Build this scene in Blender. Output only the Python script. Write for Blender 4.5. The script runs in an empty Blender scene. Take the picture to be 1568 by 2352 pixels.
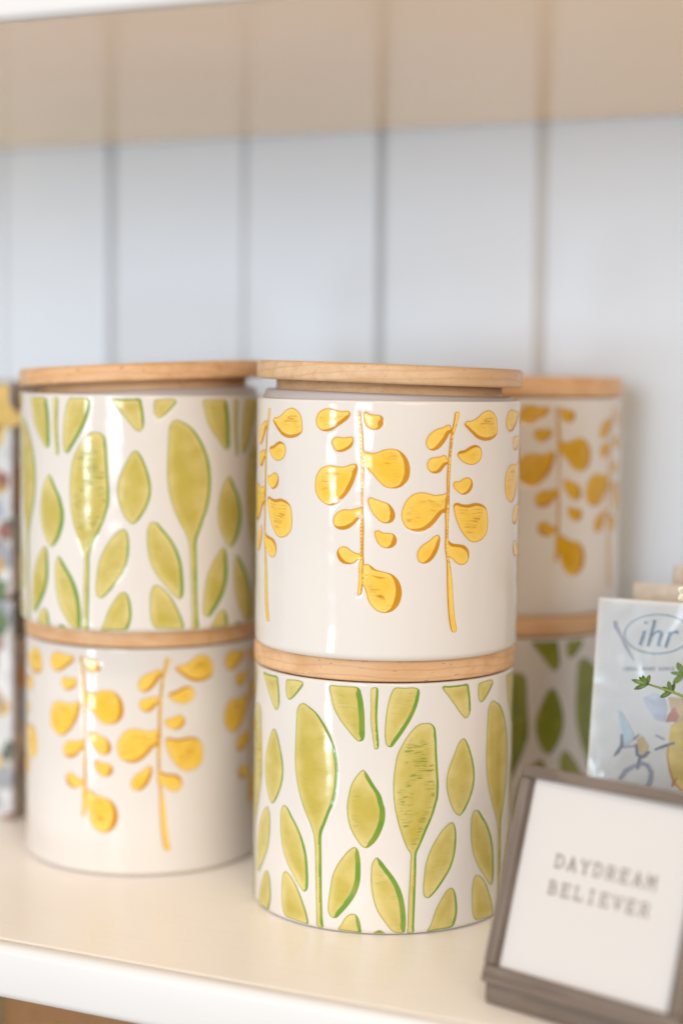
import bpy, bmesh, math, random
import numpy as np
from mathutils import Vector, Matrix
from mathutils.geometry import delaunay_2d_cdt

random.seed(7); RNG = np.random.default_rng(7)
scene = bpy.context.scene
COL = scene.collection
R_ = math.radians

# ------------------------------------------------------------------ camera
CAM_P = Vector((0.17613, -0.72624, 0.26644))
cr = Vector((0.90580433, 0.42350952, 0.01257794)); cu = Vector((-0.04588326, 0.06853724, 0.99659288)); cf = Vector((-0.42120451, 0.90329527, -0.08151332))
cam_d = bpy.data.cameras.new('camera'); cam = bpy.data.objects.new('camera', cam_d); COL.objects.link(cam)
M = Matrix((cr, cu, -cf)).transposed().to_4x4(); M.translation = CAM_P; cam.matrix_world = M
cam_d.sensor_fit = 'VERTICAL'; cam_d.sensor_height = 36.0; cam_d.lens = 3974.8 / 2352 * 36
cam_d.clip_start = 0.01; cam_d.clip_end = 50
cam_d.dof.use_dof = True; cam_d.dof.focus_distance = 0.806; cam_d.dof.aperture_fstop = 2.3; cam_d.dof.aperture_blades = 0
scene.camera = cam

# ------------------------------------------------------------------ world, lamps, exposure
w = bpy.data.worlds.new("World"); scene.world = w; w.use_nodes = True
nt = w.node_tree; nt.nodes.clear()
o = nt.nodes.new('ShaderNodeOutputWorld'); bg = nt.nodes.new('ShaderNodeBackground'); nt.links.new(bg.outputs[0], o.inputs[0])
tc = nt.nodes.new('ShaderNodeTexCoord'); sx = nt.nodes.new('ShaderNodeSeparateXYZ'); nt.links.new(tc.outputs['Generated'], sx.inputs[0])
cr_ = nt.nodes.new('ShaderNodeValToRGB'); mr = nt.nodes.new('ShaderNodeMapRange'); mr.inputs[1].default_value = -1; mr.inputs[2].default_value = 1
nt.links.new(sx.outputs[2], mr.inputs[0]); nt.links.new(mr.outputs[0], cr_.inputs[0]); nt.links.new(cr_.outputs[0], bg.inputs[0])
e = cr_.color_ramp; e.elements[0].position = 0.25; e.elements[0].color = (0.50, 0.40, 0.31, 1); e.elements[1].position = 0.8; e.elements[1].color = (1.0, 0.87, 0.73, 1)
k = e.elements.new(0.5); k.color = (0.72, 0.66, 0.60, 1)
bg.inputs[1].default_value = 0.70

def area(name, pos, target, sx_, sy_, power, col):
    l = bpy.data.lights.new(name, 'AREA'); l.shape = 'RECTANGLE'; l.size = sx_; l.size_y = sy_; l.energy = power; l.color = col
    ob = bpy.data.objects.new(name, l); COL.objects.link(ob); ob.location = pos
    d = Vector(target) - Vector(pos); ob.rotation_euler = d.to_track_quat('-Z', 'Y').to_euler(); return ob
def polar(az, dist, z, o=(-0.2, 0.06)):
    return (o[0] + dist * math.cos(R_(az)), o[1] + dist * math.sin(R_(az)), z)
# big window far to the left, daylight
area('window_daylight', polar(-143, 2.8, 0.45), (-0.1, 0.15, 0.2), 2.2, 1.9, 6, (0.84, 0.93, 1.0))
# panes of the shop window straight in front of the shelf (the key light)
for i in range(3):
    for j in range(3):
        area('window_pane', polar(-81.4 - 4.5 * i, 3.2, 0.12 + 0.38 * j), (-0.2, 0.06, 0.2), 0.21, 0.34, 2.0, (0.74, 0.88, 1.0))
# added soft fill behind those panes, taking over part of their power
area('front_soft_fill', polar(-86, 3.7, 0.75), (-0.2, 0.06, 0.2), 0.95, 1.5, 29, (0.78, 0.90, 1.0))
# two low panes of a door further left, mirrored in the glaze
for j in range(2):
    area('door_pane', polar(-113, 1.9, 0.15 - 0.40 * j), (-0.2, 0.06, 0.15 - 0.15 * j), 0.17, 0.19, 3.2, (0.68, 0.87, 1.0))
# warm ceiling lamps of the shop
for i, (ax, dd, zz, pw) in enumerate([(-75, 1.5, 2.2, 3.4), (-95, 1.6, 2.2, 3.4), (-118, 1.5, 2.2, 3.0), (-55, 1.6, 2.2, 3.8)]):
    area('ceiling_lamp', polar(ax, dd, zz), (-0.2, 0.0, 0.1), 0.22, 0.22, pw, (1.0, 0.85, 0.69))
area('warm_fill', polar(-46, 2.6, 0.75), (-0.1, 0.2, 0.15), 1.1, 0.9, 13, (1.0, 0.82, 0.60))  # added warm fill from the front right, brightens the rear right stack
scene.view_settings.view_transform = 'Standard'; scene.view_settings.look = 'None'; scene.view_settings.gamma = 1; scene.view_settings.exposure = 0.10
scene.view_settings.use_curve_mapping = False
scene.cycles.use_denoising = True
scene.cycles.max_bounces = 10; scene.cycles.diffuse_bounces = 6; scene.cycles.glossy_bounces = 5; scene.cycles.caustics_reflective = False; scene.cycles.caustics_refractive = False

# ------------------------------------------------------------------ helpers
def link(name, me, mat=None, parent=None, smooth=False):
    ob = bpy.data.objects.new(name, me); COL.objects.link(ob)
    if mat and not me.materials: me.materials.append(mat)
    if parent: ob.parent = parent
    if smooth:
        me.polygons.foreach_set('use_smooth', [True] * len(me.polygons))
    return ob
def empty(name, loc=(0, 0, 0), rot=(0, 0, 0)):
    ob = bpy.data.objects.new(name, None); ob.empty_display_size = 0.02; COL.objects.link(ob); ob.location = loc; ob.rotation_euler = rot; return ob
def tag(ob, label=None, cat=None, group=None, kind=None):
    if label: ob['label'] = label
    if cat: ob['category'] = cat
    if group: ob['group'] = group
    if kind: ob['kind'] = kind
    return ob
def mesh(name, v, f):
    me = bpy.data.meshes.new(name); me.from_pydata([tuple(map(float, p)) for p in v], [], [tuple(int(i) for i in q) for q in f]); me.update(); return me
def box_bm(bm, lo, hi, bev=0.0, seg=2):
    r = bmesh.ops.create_cube(bm, size=1.0); vs = r['verts']
    for v in vs:
        v.co = Vector([lo[i] + (v.co[i] + .5) * (hi[i] - lo[i]) for i in range(3)])
    if bev:
        es = list({e for v in vs for e in v.link_edges})
        bmesh.ops.bevel(bm, geom=es, offset=bev, segments=seg, profile=0.5, affect='EDGES')
def box(name, lo, hi, mat, parent=None, bev=0.0, seg=2, smooth=False):
    bm = bmesh.new(); box_bm(bm, lo, hi, bev, seg); me = bpy.data.meshes.new(name); bm.to_mesh(me); bm.free()
    return link(name, me, mat, parent, smooth)
def lathe(name, prof, seg, mat=None, parent=None, smooth=True, auto=True):
    v = []; f = []; n = len(prof)
    for i in range(seg):
        a = 2 * math.pi * i / seg; c, s = math.cos(a), math.sin(a)
        v += [(r * c, r * s, z) for r, z in prof]
    for i in range(seg):
        j = (i + 1) % seg
        for k in range(n - 1):
            f.append((i * n + k, j * n + k, j * n + k + 1, i * n + k + 1))
    me = mesh(name, v, f); ob = link(name, me, mat, parent, smooth)
    return ob

class NT:
    def __init__(s, name):
        s.m = bpy.data.materials.new(name); s.m.use_nodes = True; s.t = s.m.node_tree; s.b = s.t.nodes['Principled BSDF']
    def n(s, typ, **kw):
        nd = s.t.nodes.new(typ)
        for k, v in kw.items(): setattr(nd, k, v)
        return nd
    def l(s, a, b): s.t.links.new(a, b)
    def math(s, op, a, b=None, c=None, clamp=False):
        nd = s.n('ShaderNodeMath', operation=op, use_clamp=clamp)
        for i, x in enumerate((a, b, c)):
            if x is None: continue
            if isinstance(x, (int, float)): nd.inputs[i].default_value = x
            else: s.l(x, nd.inputs[i])
        return nd.outputs[0]
    def attr(s, name): return s.n('ShaderNodeAttribute', attribute_name=name)
    def obj(s, scale=(1, 1, 1), rot=(0, 0, 0), src=None):
        mp = s.n('ShaderNodeMapping'); mp.inputs['Scale'].default_value = scale; mp.inputs['Rotation'].default_value = rot
        s.l(src if src else s.n('ShaderNodeTexCoord').outputs['Object'], mp.inputs[0]); return mp.outputs[0]
    def noise(s, vec, scale, detail=3, rough=.5, dist=0):
        nd = s.n('ShaderNodeTexNoise'); s.l(vec, nd.inputs['Vector']); nd.inputs['Scale'].default_value = scale; nd.inputs['Detail'].default_value = detail
        nd.inputs['Roughness'].default_value = rough; nd.inputs['Distortion'].default_value = dist; return nd.outputs[0]
    def step(s, x, a, b, lo=0, hi=1):
        nd = s.n('ShaderNodeMapRange', interpolation_type='SMOOTHSTEP')
        s.l(x, nd.inputs[0])
        for i, q in zip((1, 2, 3, 4), (a, b, lo, hi)):
            if isinstance(q, (int, float)): nd.inputs[i].default_value = q
            else: s.l(q, nd.inputs[i])
        return nd.outputs[0]
    def mix(s, fac, a, b, mode='MIX'):
        nd = s.n('ShaderNodeMix', data_type='RGBA', blend_type=mode)
        for sock, x in ((nd.inputs[0], fac), (nd.inputs[6], a), (nd.inputs[7], b)):
            if isinstance(x, (int, float)): sock.default_value = x
            elif isinstance(x, tuple): sock.default_value = (*x, 1)
            else: s.l(x, sock)
        return nd.outputs[2]
    def color(s, c):
        if isinstance(c, tuple): s.b.inputs['Base Color'].default_value = (*c, 1)
        else: s.l(c, s.b.inputs['Base Color'])
    def bump(s, h, strength=.2, dist=.001):
        nd = s.n('ShaderNodeBump'); nd.inputs['Strength'].default_value = strength; nd.inputs['Distance'].default_value = dist; s.l(h, nd.inputs['Height']); s.l(nd.outputs[0], s.b.inputs['Normal'])
    def set(s, **kw):
        for k, v in kw.items(): s.b.inputs[k.replace('_', ' ')].default_value = v
        return s

# ------------------------------------------------------------------ materials
def glaze_white():
    m = NT('glazed_ceramic'); v = m.obj()
    n1 = m.noise(v, 9, 3); n2 = m.noise(v, 700, 2)
    c = m.mix(m.step(n1, .35, .65), (.715, .665, .63), (.745, .695, .66))
    c = m.mix(m.math('MULTIPLY', m.step(n2, .72, .78), .12), c, (.45, .36, .28))
    m.color(c); m.set(Roughness=.10, IOR=1.42)
    m.bump(m.noise(v, 42, 2, .4), .42, .0012); return m.m
def glaze_print(name, pale, mid, dark, line, streak):
    m = NT(name); sd = m.attr('sd').outputs['Fac']; bw = m.attr('band').outputs['Fac']; st = m.attr('streak').outputs['Fac']
    uv = m.attr('muv').outputs['Vector']
    nfine = m.noise(uv, .9, 3); nbig = m.noise(uv, .075, 2, .4)
    # wobbling band of pooled glaze along one side
    wob = m.math('MULTIPLY_ADD', m.math('SUBTRACT', m.noise(uv, .35, 2), .5), .5, sd)
    band = m.step(wob, m.math('MULTIPLY', bw, .86), m.math('MULTIPLY_ADD', bw, 1.14, .06), 1, 0)
    outl = m.math('MULTIPLY', m.step(sd, .22, .72, 1, 0), m.step(st, .02, .08, .3, 1))
    # washes inside
    deep = m.step(sd, .6, 5.0)
    wash = m.math('MULTIPLY_ADD', m.step(nbig, .3, .7), .55, m.math('MULTIPLY', deep, .42))
    c = m.mix(m.math('MINIMUM', wash, .95), pale, mid)
    c = m.mix(m.math('MULTIPLY', m.step(nfine, .45, .75), .2), c, mid)
    # feathery brush marks running across
    sv = m.obj((.13, 1.0, 1), src=uv); ns = m.noise(sv, 1.15, 2, .5, .7)
    blob = m.step(m.noise(uv, .13, 1), .44, .56)
    fe = m.math('MULTIPLY', m.math('MULTIPLY', m.step(ns, .46, .70), blob), m.math('MULTIPLY', st, m.step(sd, 1.0, 3.2)))
    c = m.mix(fe, c, streak)
    # little dashes beside the rim on some motifs
    c = m.mix(m.math('MULTIPLY', outl, .85), c, line)
    c = m.mix(band, c, m.mix(m.math('MULTIPLY', m.step(m.noise(uv, .10, 1), .4, .65), .6), dark, line))
    # glaze thins to cream at the very edge
    c = m.mix(m.step(sd, 0, .16, .45, 0), c, (.80, .70, .50))
    m.color(c); m.set(Roughness=.09, IOR=1.45)
    h = m.math('ADD', m.math('MULTIPLY', m.noise(m.obj(), 42, 2, .4), 1.0), m.math('MULTIPLY', fe, -.12))
    m.bump(h, .32, .0012); return m.m
def wood(name, light, dark, fleck, axis_scale=(6, 70, 70)):
    m = NT(name); oi = m.n('ShaderNodeObjectInfo').outputs['Random']
    base = m.n('ShaderNodeTexCoord').outputs['Object']
    off = m.n('ShaderNodeVectorMath', operation='ADD'); m.l(base, off.inputs[0])
    comb = m.n('ShaderNodeCombineXYZ')
    for i in range(3): m.l(m.math('MULTIPLY', oi, 3.1 + i), comb.inputs[i])
    m.l(comb.outputs[0], off.inputs[1]); src = off.outputs[0]
    g = m.noise(m.obj(axis_scale, src=src), 1.6, 5, .6, .6)
    g2 = m.noise(m.obj((3, 16, 16), src=src), 1.3, 2, .5, 1.2)
    c = m.mix(m.step(g, .3, .72), light, dark)
    c = m.mix(m.math('MULTIPLY', m.step(g2, .45, .75), .5), c, dark)
    # growth rings
    wv = m.n('ShaderNodeTexWave', wave_type='RINGS', rings_direction='X'); m.l(m.obj((.6, 1, 3), src=src), wv.inputs[0]); wv.inputs['Scale'].default_value = 26; wv.inputs['Distortion'].default_value = 5; wv.inputs['Detail'].default_value = 2
    c = m.mix(m.math('MULTIPLY', m.step(wv.outputs['Fac'], .82, .98), .22), c, fleck)
    # pores: short brown flecks
    fl = m.noise(m.obj((170, 900, 900), src=src), 1.0, 1)
    c = m.mix(m.math('MULTIPLY', m.step(fl, .68, .76), .75), c, fleck)
    m.color(c); m.set(Roughness=.42, IOR=1.45)
    m.bump(m.math('MULTIPLY_ADD', fl, -.5, g), .12, .0006); return m.m
def paint(name, c1, c2, rough, bumps=.05, sc=60, coat=0, coat_r=.1):
    m = NT(name); v = m.obj(); c = m.mix(m.step(m.noise(v, 5, 4), .35, .65), c1, c2)
    m.color(c); m.set(Roughness=rough, Coat_Weight=coat, Coat_Roughness=coat_r); m.bump(m.noise(v, sc, 3), bumps, .001); return m.m
def flat(name, c, rough=.6, var=.12, sc=120):
    m = NT(name); v = m.obj(); n = m.step(m.noise(v, sc, 3), .3, .7)
    m.color(m.mix(n, tuple(x * (1 - var) for x in c), tuple(min(x * (1 + var), 1) for x in c))); m.set(Roughness=rough); return m.m

M_CER = glaze_white()
M_YEL = glaze_print('yellow_glaze', (.89, .62, .15), (.83, .50, .045), (.55, .235, .006), (.60, .27, .012), (.55, .24, .012))
M_GRN = glaze_print('green_glaze', (.71, .585, .25), (.51, .405, .075), (.15, .29, .035), (.30, .32, .035), (.24, .28, .04))
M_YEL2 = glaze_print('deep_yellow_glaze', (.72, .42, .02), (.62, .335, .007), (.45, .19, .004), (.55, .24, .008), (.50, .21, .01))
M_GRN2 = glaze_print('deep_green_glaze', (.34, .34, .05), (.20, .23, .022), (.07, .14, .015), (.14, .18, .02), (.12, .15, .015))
M_LID = wood('pale_wood', (.70, .485, .30), (.60, .37, .20), (.40, .20, .09))
M_LID2 = wood('orange_wood', (.80, .51, .29), (.68, .38, .18), (.38, .16, .07))
M_SIL = NT('grey_silicone').set(Roughness=.35).m; M_SIL.node_tree.nodes['Principled BSDF'].inputs['Base Color'].default_value = (.44, .40, .405, 1)
M_WALL = paint('wall_paint', (.725, .80, .915), (.755, .825, .93), .33, .06, 45, .2, .25)
M_BACK = paint('groove_paint', (.56, .57, .58), (.62, .63, .64), .6)
m = NT('shelf_paint'); v = m.obj((1, 14, 14)); n1 = m.noise(m.obj(), 6, 4); n2 = m.noise(v, 22, 4, .6); n3 = m.noise(m.obj(), 330, 2)
c = m.mix(m.step(n1, .3, .7), (.91, .87, .835), (.93, .89, .86)); c = m.mix(m.math('MULTIPLY', m.step(n2, .5, .8), .25), c, (.80, .72, .64)); c = m.mix(m.math('MULTIPLY', m.step(n3, .74, .80), .3), c, (.55, .45, .36))
m.color(c); m.b.inputs['Roughness'].default_value = .34; m.l(m.step(n1, .3, .7, .28, .42), m.b.inputs['Roughness']); m.bump(n2, .10, .001); M_SHELF = m.m
M_EDGE = paint('shelf_edge_paint', (.74, .72, .72), (.77, .75, .745), .4)
M_UNDER = paint('gloss_paint_with_bounce', (.94, .68, .37), (.96, .71, .40), .2, .03, 20, .12, .12)  # warm bounce light from below is mixed into this underside colour

# ------------------------------------------------------------------ the setting
YW = 0.299; ZS = 0.4191; YF = -0.086
wall = tag(empty('wall'), kind='structure')
G = [-1.04, -.95, -.86, -.76, -.665, -.5703, -.4801, -.3761, -.2769, -.1694, -.062, .040, .142, .243, .345, .45, .55]
GW = {-.4801: .0066, -.3761: .0030, -.2769: .0056, -.1694: .0072, -.5703: .003}
for a, b in zip(G[:-1], G[1:]):
    ga, gb = GW.get(a, .005), GW.get(b, .005)
    box('plank', (a + ga / 2, YW, -.9), (b - gb / 2, YW + .012, .95), M_WALL, wall, .0022, 2)
for k, x in enumerate(G[1:-1]):
    dpt = {-.1694: .0019, -.3761: .0035, -.5703: .003}.get(x, .0055); box('groove_strip', (x - .008, YW + dpt, -.9), (x + .008, YW + .0118, .95), M_BACK, wall)

def shelf(name, z, label, top_m, under_m):
    s = tag(empty(name, (0, 0, z)), label, 'shelf')
    T = .0245
    # board with its own edge strip and gloss underside
    box('board', (-1.0, YF + .010, -T + .002), (.55, YW - .0028, 0), top_m, s, .0008)
    box('underside', (-1.0, YF + .010, -T), (.55, YW - .0028, -T + .0019), under_m, s, .0004)
    box('front_edge', (-1.0, YF, -T - .0008), (.55, YF + .0099, .0004), M_EDGE, s, .0042, 5, True)
    return s
shelf('lower_shelf', 0, 'cream painted shelf carrying the stacked canisters', M_SHELF, M_UNDER)
shelf('upper_shelf', ZS + .0245, 'glossy underside of the shelf above the canisters', M_SHELF, M_UNDER)
shelf('bottom_shelf', -.42, 'shelf below, glimpsed at the bottom left corner', M_SHELF, M_UNDER)

# brown crate on the bottom shelf, seen as a warm patch under the shelf edge
M_CR = [flat('crate_board_dark', (.20, .12, .06)), flat('crate_board_tan', (.44, .25, .11)), flat('crate_board_olive', (.30, .22, .10))]
cr8 = tag(empty('crate', (-.404, .06, -.42)), 'brown wooden crate on the shelf below, bottom left corner', 'crate')
for i in range(9):
    x1 = -.0 - i * .034; box('board', (x1 - .0325, 0, 0.002), (x1, .012, .345), M_CR[(2, 1, 1, 0, 0, 1, 0, 2, 0)[i]], cr8, .001)
box('side_board', (-.012, .0125, .002), (0, .18, .343), M_CR[1], cr8, .001)
box('back_board', (-.305, .168, .002), (-.0125, .18, .343), M_CR[0], cr8, .001)

# ------------------------------------------------------------------ canisters
R0 = .065; HB = .12067; TL = .01104; RL = .06528
MOTIFS = {
  'yellow': {
    'berry1': [(-97.7,111.3),(-96.6,114.4),(-94.1,116.3),(-91.6,116.7),(-88.6,116.0),(-85.7,115.6),(-83.1,115.7),(-82.1,114.4),(-83.0,112.3),(-85.3,110.1),(-87.9,108.2),(-90.0,106.6),(-92.4,106.0),(-95.2,106.5),(-97.2,108.5)],
    'berry2': [(-90.2,100.7),(-89.8,102.5),(-87.9,103.8),(-85.0,103.5),(-83.0,103.9),(-81.2,103.9),(-80.7,102.2),(-81.3,99.7),(-83.2,97.8),(-85.7,96.7),(-88.1,97.1),(-89.5,98.9)],
    'berry3': [(-97.8,80.8),(-97.2,85.2),(-95.0,88.9),(-91.9,90.4),(-88.3,90.3),(-84.8,90.1),(-82.2,91.1),(-80.0,91.6),(-78.9,90.3),(-79.4,86.6),(-80.7,82.2),(-82.9,77.8),(-85.5,74.6),(-88.1,72.6),(-90.5,71.9),(-93.3,72.7),(-96.2,75.3),(-97.5,78.0)],
    'stem1': [(-79.3,115.3),(-78.2,116.1),(-77.7,113.6),(-77.3,109.0),(-76.8,104.5),(-76.5,97.7),(-76.2,89.7),(-76.3,83.9),(-76.4,77.7),(-76.3,70.0),(-76.0,64.5),(-75.9,63.3),(-75.9,57.1),(-75.9,50.3),(-75.7,45.9),(-76.0,42.2),(-75.7,38.5),(-76.2,33.8),(-76.7,31.3),(-78.3,30.1),(-78.2,32.2),(-77.9,38.4),(-77.9,44.6),(-77.5,47.7),(-77.3,53.9),(-77.5,60.1),(-77.4,64.4),(-77.3,71.5),(-77.4,79.2),(-77.7,91.5),(-78.3,100.7),(-78.8,109.9)],
    'berry4': [(-76.9,114.5),(-75.8,115.5),(-74.2,114.6),(-71.7,114.2),(-69.6,113.9),(-68.5,112.3),(-68.6,109.8),(-70.0,107.7),(-72.2,107.2),(-74.4,107.9),(-76.0,109.7),(-76.6,112.1)],
    'berry5': [(-77.3,98.0),(-75.9,97.3),(-72.9,96.7),(-70.7,97.2),(-68.3,98.3),(-65.1,98.8),(-62.1,98.0),(-59.3,95.2),(-57.8,91.3),(-57.6,87.6),(-58.6,83.9),(-61.3,81.2),(-64.5,80.5),(-67.8,81.3),(-70.5,84.0),(-72.8,87.0),(-74.4,88.8),(-75.8,90.3),(-77.2,89.5)],
    'berry6': [(-74.4,75.6),(-73.4,76.4),(-71.8,75.8),(-69.1,74.8),(-65.8,73.3),(-63.9,70.6),(-63.3,67.8),(-64.3,65.3),(-66.5,64.4),(-69.0,65.0),(-71.2,67.1),(-73.1,70.1),(-74.2,72.8)],
    'berry7': [(-77.0,71.5),(-78.9,71.2),(-81.7,70.4),(-84.5,70.4),(-87.2,69.0),(-88.9,66.4),(-89.0,63.9),(-88.0,61.8),(-85.6,60.8),(-82.7,61.4),(-79.9,63.7),(-78.3,65.9),(-76.9,67.2)],
    'berry8': [(-71.6,59.1),(-71.5,60.9),(-70.0,61.2),(-68.1,60.2),(-65.6,60.1),(-63.7,59.5),(-62.6,57.4),(-62.7,55.2),(-64.2,53.4),(-66.6,52.9),(-68.8,53.7),(-70.5,55.7)],
    'berry9': [(-76.8,49.9),(-79.2,50.5),(-81.2,51.6),(-82.9,53.0),(-84.9,53.2),(-87.0,51.6),(-87.3,49.1),(-86.3,46.7),(-84.3,45.2),(-82.0,45.0),(-80.0,45.6),(-78.3,47.1),(-76.8,47.9)],
    'berry10': [(-76.2,45.1),(-74.8,45.5),(-73.6,45.2),(-72.2,44.2),(-70.6,42.9),(-67.6,42.1),(-64.3,41.0),(-61.8,38.5),(-60.4,34.8),(-60.2,31.1),(-61.4,26.7),(-63.8,23.9),(-67.0,22.9),(-70.1,23.8),(-72.5,26.2),(-74.0,29.2),(-74.8,32.6),(-76.0,36.0),(-76.7,39.1),(-76.6,42.8)],
    'stem2': [(-38.5,115.6),(-37.4,115.9),(-36.4,115.4),(-36.9,112.5),(-38.1,107.9),(-39.1,104.8),(-39.6,99.8),(-40.0,94.9),(-40.1,90.3),(-40.3,85.6),(-40.4,79.4),(-40.4,73.2),(-40.6,67.0),(-40.7,57.7),(-40.6,56.4),(-40.3,51.7),(-40.0,47.9),(-39.1,42.3),(-38.3,36.0),(-37.7,28.1),(-36.9,20.2),(-36.1,13.5),(-38.2,13.5),(-39.1,15.9),(-39.9,20.4),(-40.5,26.7),(-41.0,36.1),(-41.3,45.5),(-41.7,49.2),(-42.2,52.4),(-42.2,58.0),(-42.2,64.2),(-42.4,68.2),(-41.8,73.3),(-41.8,78.5),(-41.9,82.6),(-41.8,88.8),(-41.5,93.4),(-41.0,99.9),(-40.5,105.1),(-39.8,108.5),(-39.1,111.9)],
    'berry11': [(-40.6,109.7),(-41.7,110.0),(-43.9,108.8),(-46.5,108.0),(-49.1,106.3),(-50.9,103.6),(-51.2,101.1),(-50.4,99.0),(-48.1,97.9),(-45.8,98.7),(-43.8,100.8),(-42.0,103.6),(-40.7,106.0),(-39.5,106.3),(-39.3,107.9),(-40.2,108.2)],
    'berry12': [(-42.2,95.5),(-43.4,96.0),(-45.1,95.3),(-47.5,95.0),(-49.5,94.3),(-50.6,92.2),(-50.5,90.0),(-49.1,88.2),(-47.1,87.4),(-44.7,88.2),(-43.3,90.0),(-42.2,91.4),(-41.1,91.5),(-41.1,94.0),(-41.8,94.2)],
    'berry13': [(-41.6,79.2),(-42.5,78.2),(-44.6,77.8),(-46.9,77.6),(-49.5,78.3),(-52.4,78.9),(-55.1,78.5),(-57.9,76.5),(-59.7,73.4),(-60.8,69.4),(-60.4,65.7),(-58.8,62.6),(-56.3,61.1),(-53.2,60.6),(-50.1,61.6),(-47.3,64.1),(-45.0,67.1),(-43.2,69.3),(-41.9,68.9),(-41.3,73.3)],
    'berry14': [(-45.4,59.2),(-44.4,58.0),(-44.5,54.9),(-45.3,51.8),(-47.0,48.5),(-49.0,46.5),(-51.3,45.8),(-53.3,46.7),(-54.2,48.9),(-53.8,52.0),(-52.0,54.5),(-49.5,56.3),(-47.2,58.4)],
    'berry15': [(-34.1,110.0),(-33.1,111.4),(-30.2,111.8),(-27.3,113.2),(-24.4,115.4),(-20.3,116.5),(-17.2,115.1),(-15.3,112.6),(-14.7,109.4),(-14.6,105.7),(-17.3,103.2),(-22.0,102.2),(-26.4,103.1),(-30.1,105.8),(-32.5,108.0)],
    'berry16': [(-37.2,96.1),(-36.3,97.6),(-33.7,98.2),(-31.0,99.7),(-28.1,100.5),(-25.1,99.0),(-24.3,96.5),(-25.2,93.4),(-27.9,91.4),(-30.8,91.2),(-33.9,92.3),(-36.2,94.2)],
    'berry17': [(-38.9,82.2),(-38.2,83.6),(-36.0,83.8),(-34.1,84.9),(-32.1,85.5),(-29.9,84.5),(-29.0,81.9),(-29.8,79.5),(-31.9,77.8),(-34.2,77.4),(-36.9,79.0),(-38.4,80.6)],
    'berry18': [(-38.5,71.3),(-38.4,73.2),(-36.8,73.8),(-34.5,73.1),(-31.1,72.8),(-27.9,73.4),(-24.1,72.7),(-21.2,70.6),(-20.1,66.8),(-19.8,63.0),(-20.5,58.9),(-22.3,56.7),(-24.9,55.3),(-28.2,54.9),(-31.1,56.3),(-33.9,59.5),(-36.0,63.0),(-37.6,67.2)],
    'berry19': [(-41.5,56.2),(-40.6,56.4),(-39.0,55.1),(-35.5,54.4),(-32.8,53.7),(-30.7,51.5),(-30.3,48.7),(-31.2,45.9),(-33.9,44.6),(-36.6,45.6),(-38.5,47.5),(-39.7,48.5),(-41.0,48.3),(-41.6,51.7)],
  },
  'green': {
    'leaf1': [(-105.7,104.7),(-104.1,107.6),(-102.1,108.4),(-99.8,107.4),(-95.7,104.8),(-92.1,100.3),(-88.7,94.0),(-86.3,86.9),(-85.2,78.6),(-85.6,69.8),(-87.3,61.5),(-88.8,57.6),(-90.5,52.4),(-92.2,47.5),(-92.5,45.0),(-92.3,35.1),(-92.1,24.5),(-91.8,13.8),(-91.5,6.7),(-91.3,1.4),(-94.1,1.2),(-94.5,6.2),(-94.6,9.7),(-95.0,20.4),(-95.3,31.0),(-95.6,39.9),(-96.3,45.1),(-98.0,50.5),(-100.3,55.1),(-102.7,60.7),(-104.4,65.9),(-105.9,72.7),(-106.6,80.8),(-106.4,91.5),(-106.1,99.7)],
    'leaf2': [(-115.1,53.8),(-113.6,56.6),(-111.2,56.4),(-108.0,52.5),(-104.6,47.8),(-101.7,42.0),(-99.7,35.2),(-98.9,28.2),(-98.7,21.4),(-99.1,18.5),(-100.6,17.0),(-103.0,18.7),(-106.4,23.0),(-110.4,28.5),(-113.8,35.6),(-115.2,42.9),(-115.5,49.0)],
    'leaf3': [(-113.9,20.4),(-112.9,23.7),(-111.3,24.7),(-108.5,23.2),(-105.0,19.0),(-101.7,12.6),(-99.3,6.6),(-98.5,1.8),(-102.4,1.5),(-107.0,1.9),(-111.5,2.5),(-113.4,6.0),(-114.1,13.1)],
    'leaf4': [(-89.5,118.2),(-85.7,118.6),(-81.2,118.8),(-76.8,118.2),(-75.4,114.3),(-74.4,107.4),(-74.1,100.4),(-74.2,94.5),(-75.0,93.1),(-76.5,92.6),(-78.4,94.2),(-81.6,98.2),(-84.8,102.5),(-87.5,107.8),(-88.7,112.6)],
    'leaf5': [(-71.8,117.6),(-71.3,118.5),(-69.2,118.7),(-68.7,117.5),(-68.8,111.1),(-68.9,104.1),(-68.5,97.2),(-68.1,91.6),(-68.5,89.5),(-69.9,89.5),(-70.4,91.9),(-71.0,96.4),(-71.7,102.3),(-71.8,111.0)],
    'leaf6': [(-63.2,116.6),(-61.9,118.7),(-57.8,118.8),(-53.3,119.0),(-51.6,117.5),(-51.7,113.5),(-52.8,108.9),(-55.0,103.4),(-57.9,98.0),(-60.8,93.3),(-63.0,90.4),(-64.9,91.2),(-65.7,94.6),(-65.7,101.4),(-65.1,108.2),(-64.2,113.2)],
    'leaf7': [(-74.5,79.4),(-73.0,78.0),(-70.2,73.0),(-67.0,67.5),(-65.8,63.0),(-65.3,61.5),(-65.2,55.9),(-66.5,50.6),(-68.6,45.9),(-71.0,43.0),(-72.8,41.9),(-74.7,42.8),(-77.5,46.8),(-79.8,51.5),(-80.9,56.7),(-81.2,61.6),(-80.6,66.8),(-79.4,72.1),(-76.9,76.9)],
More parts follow.
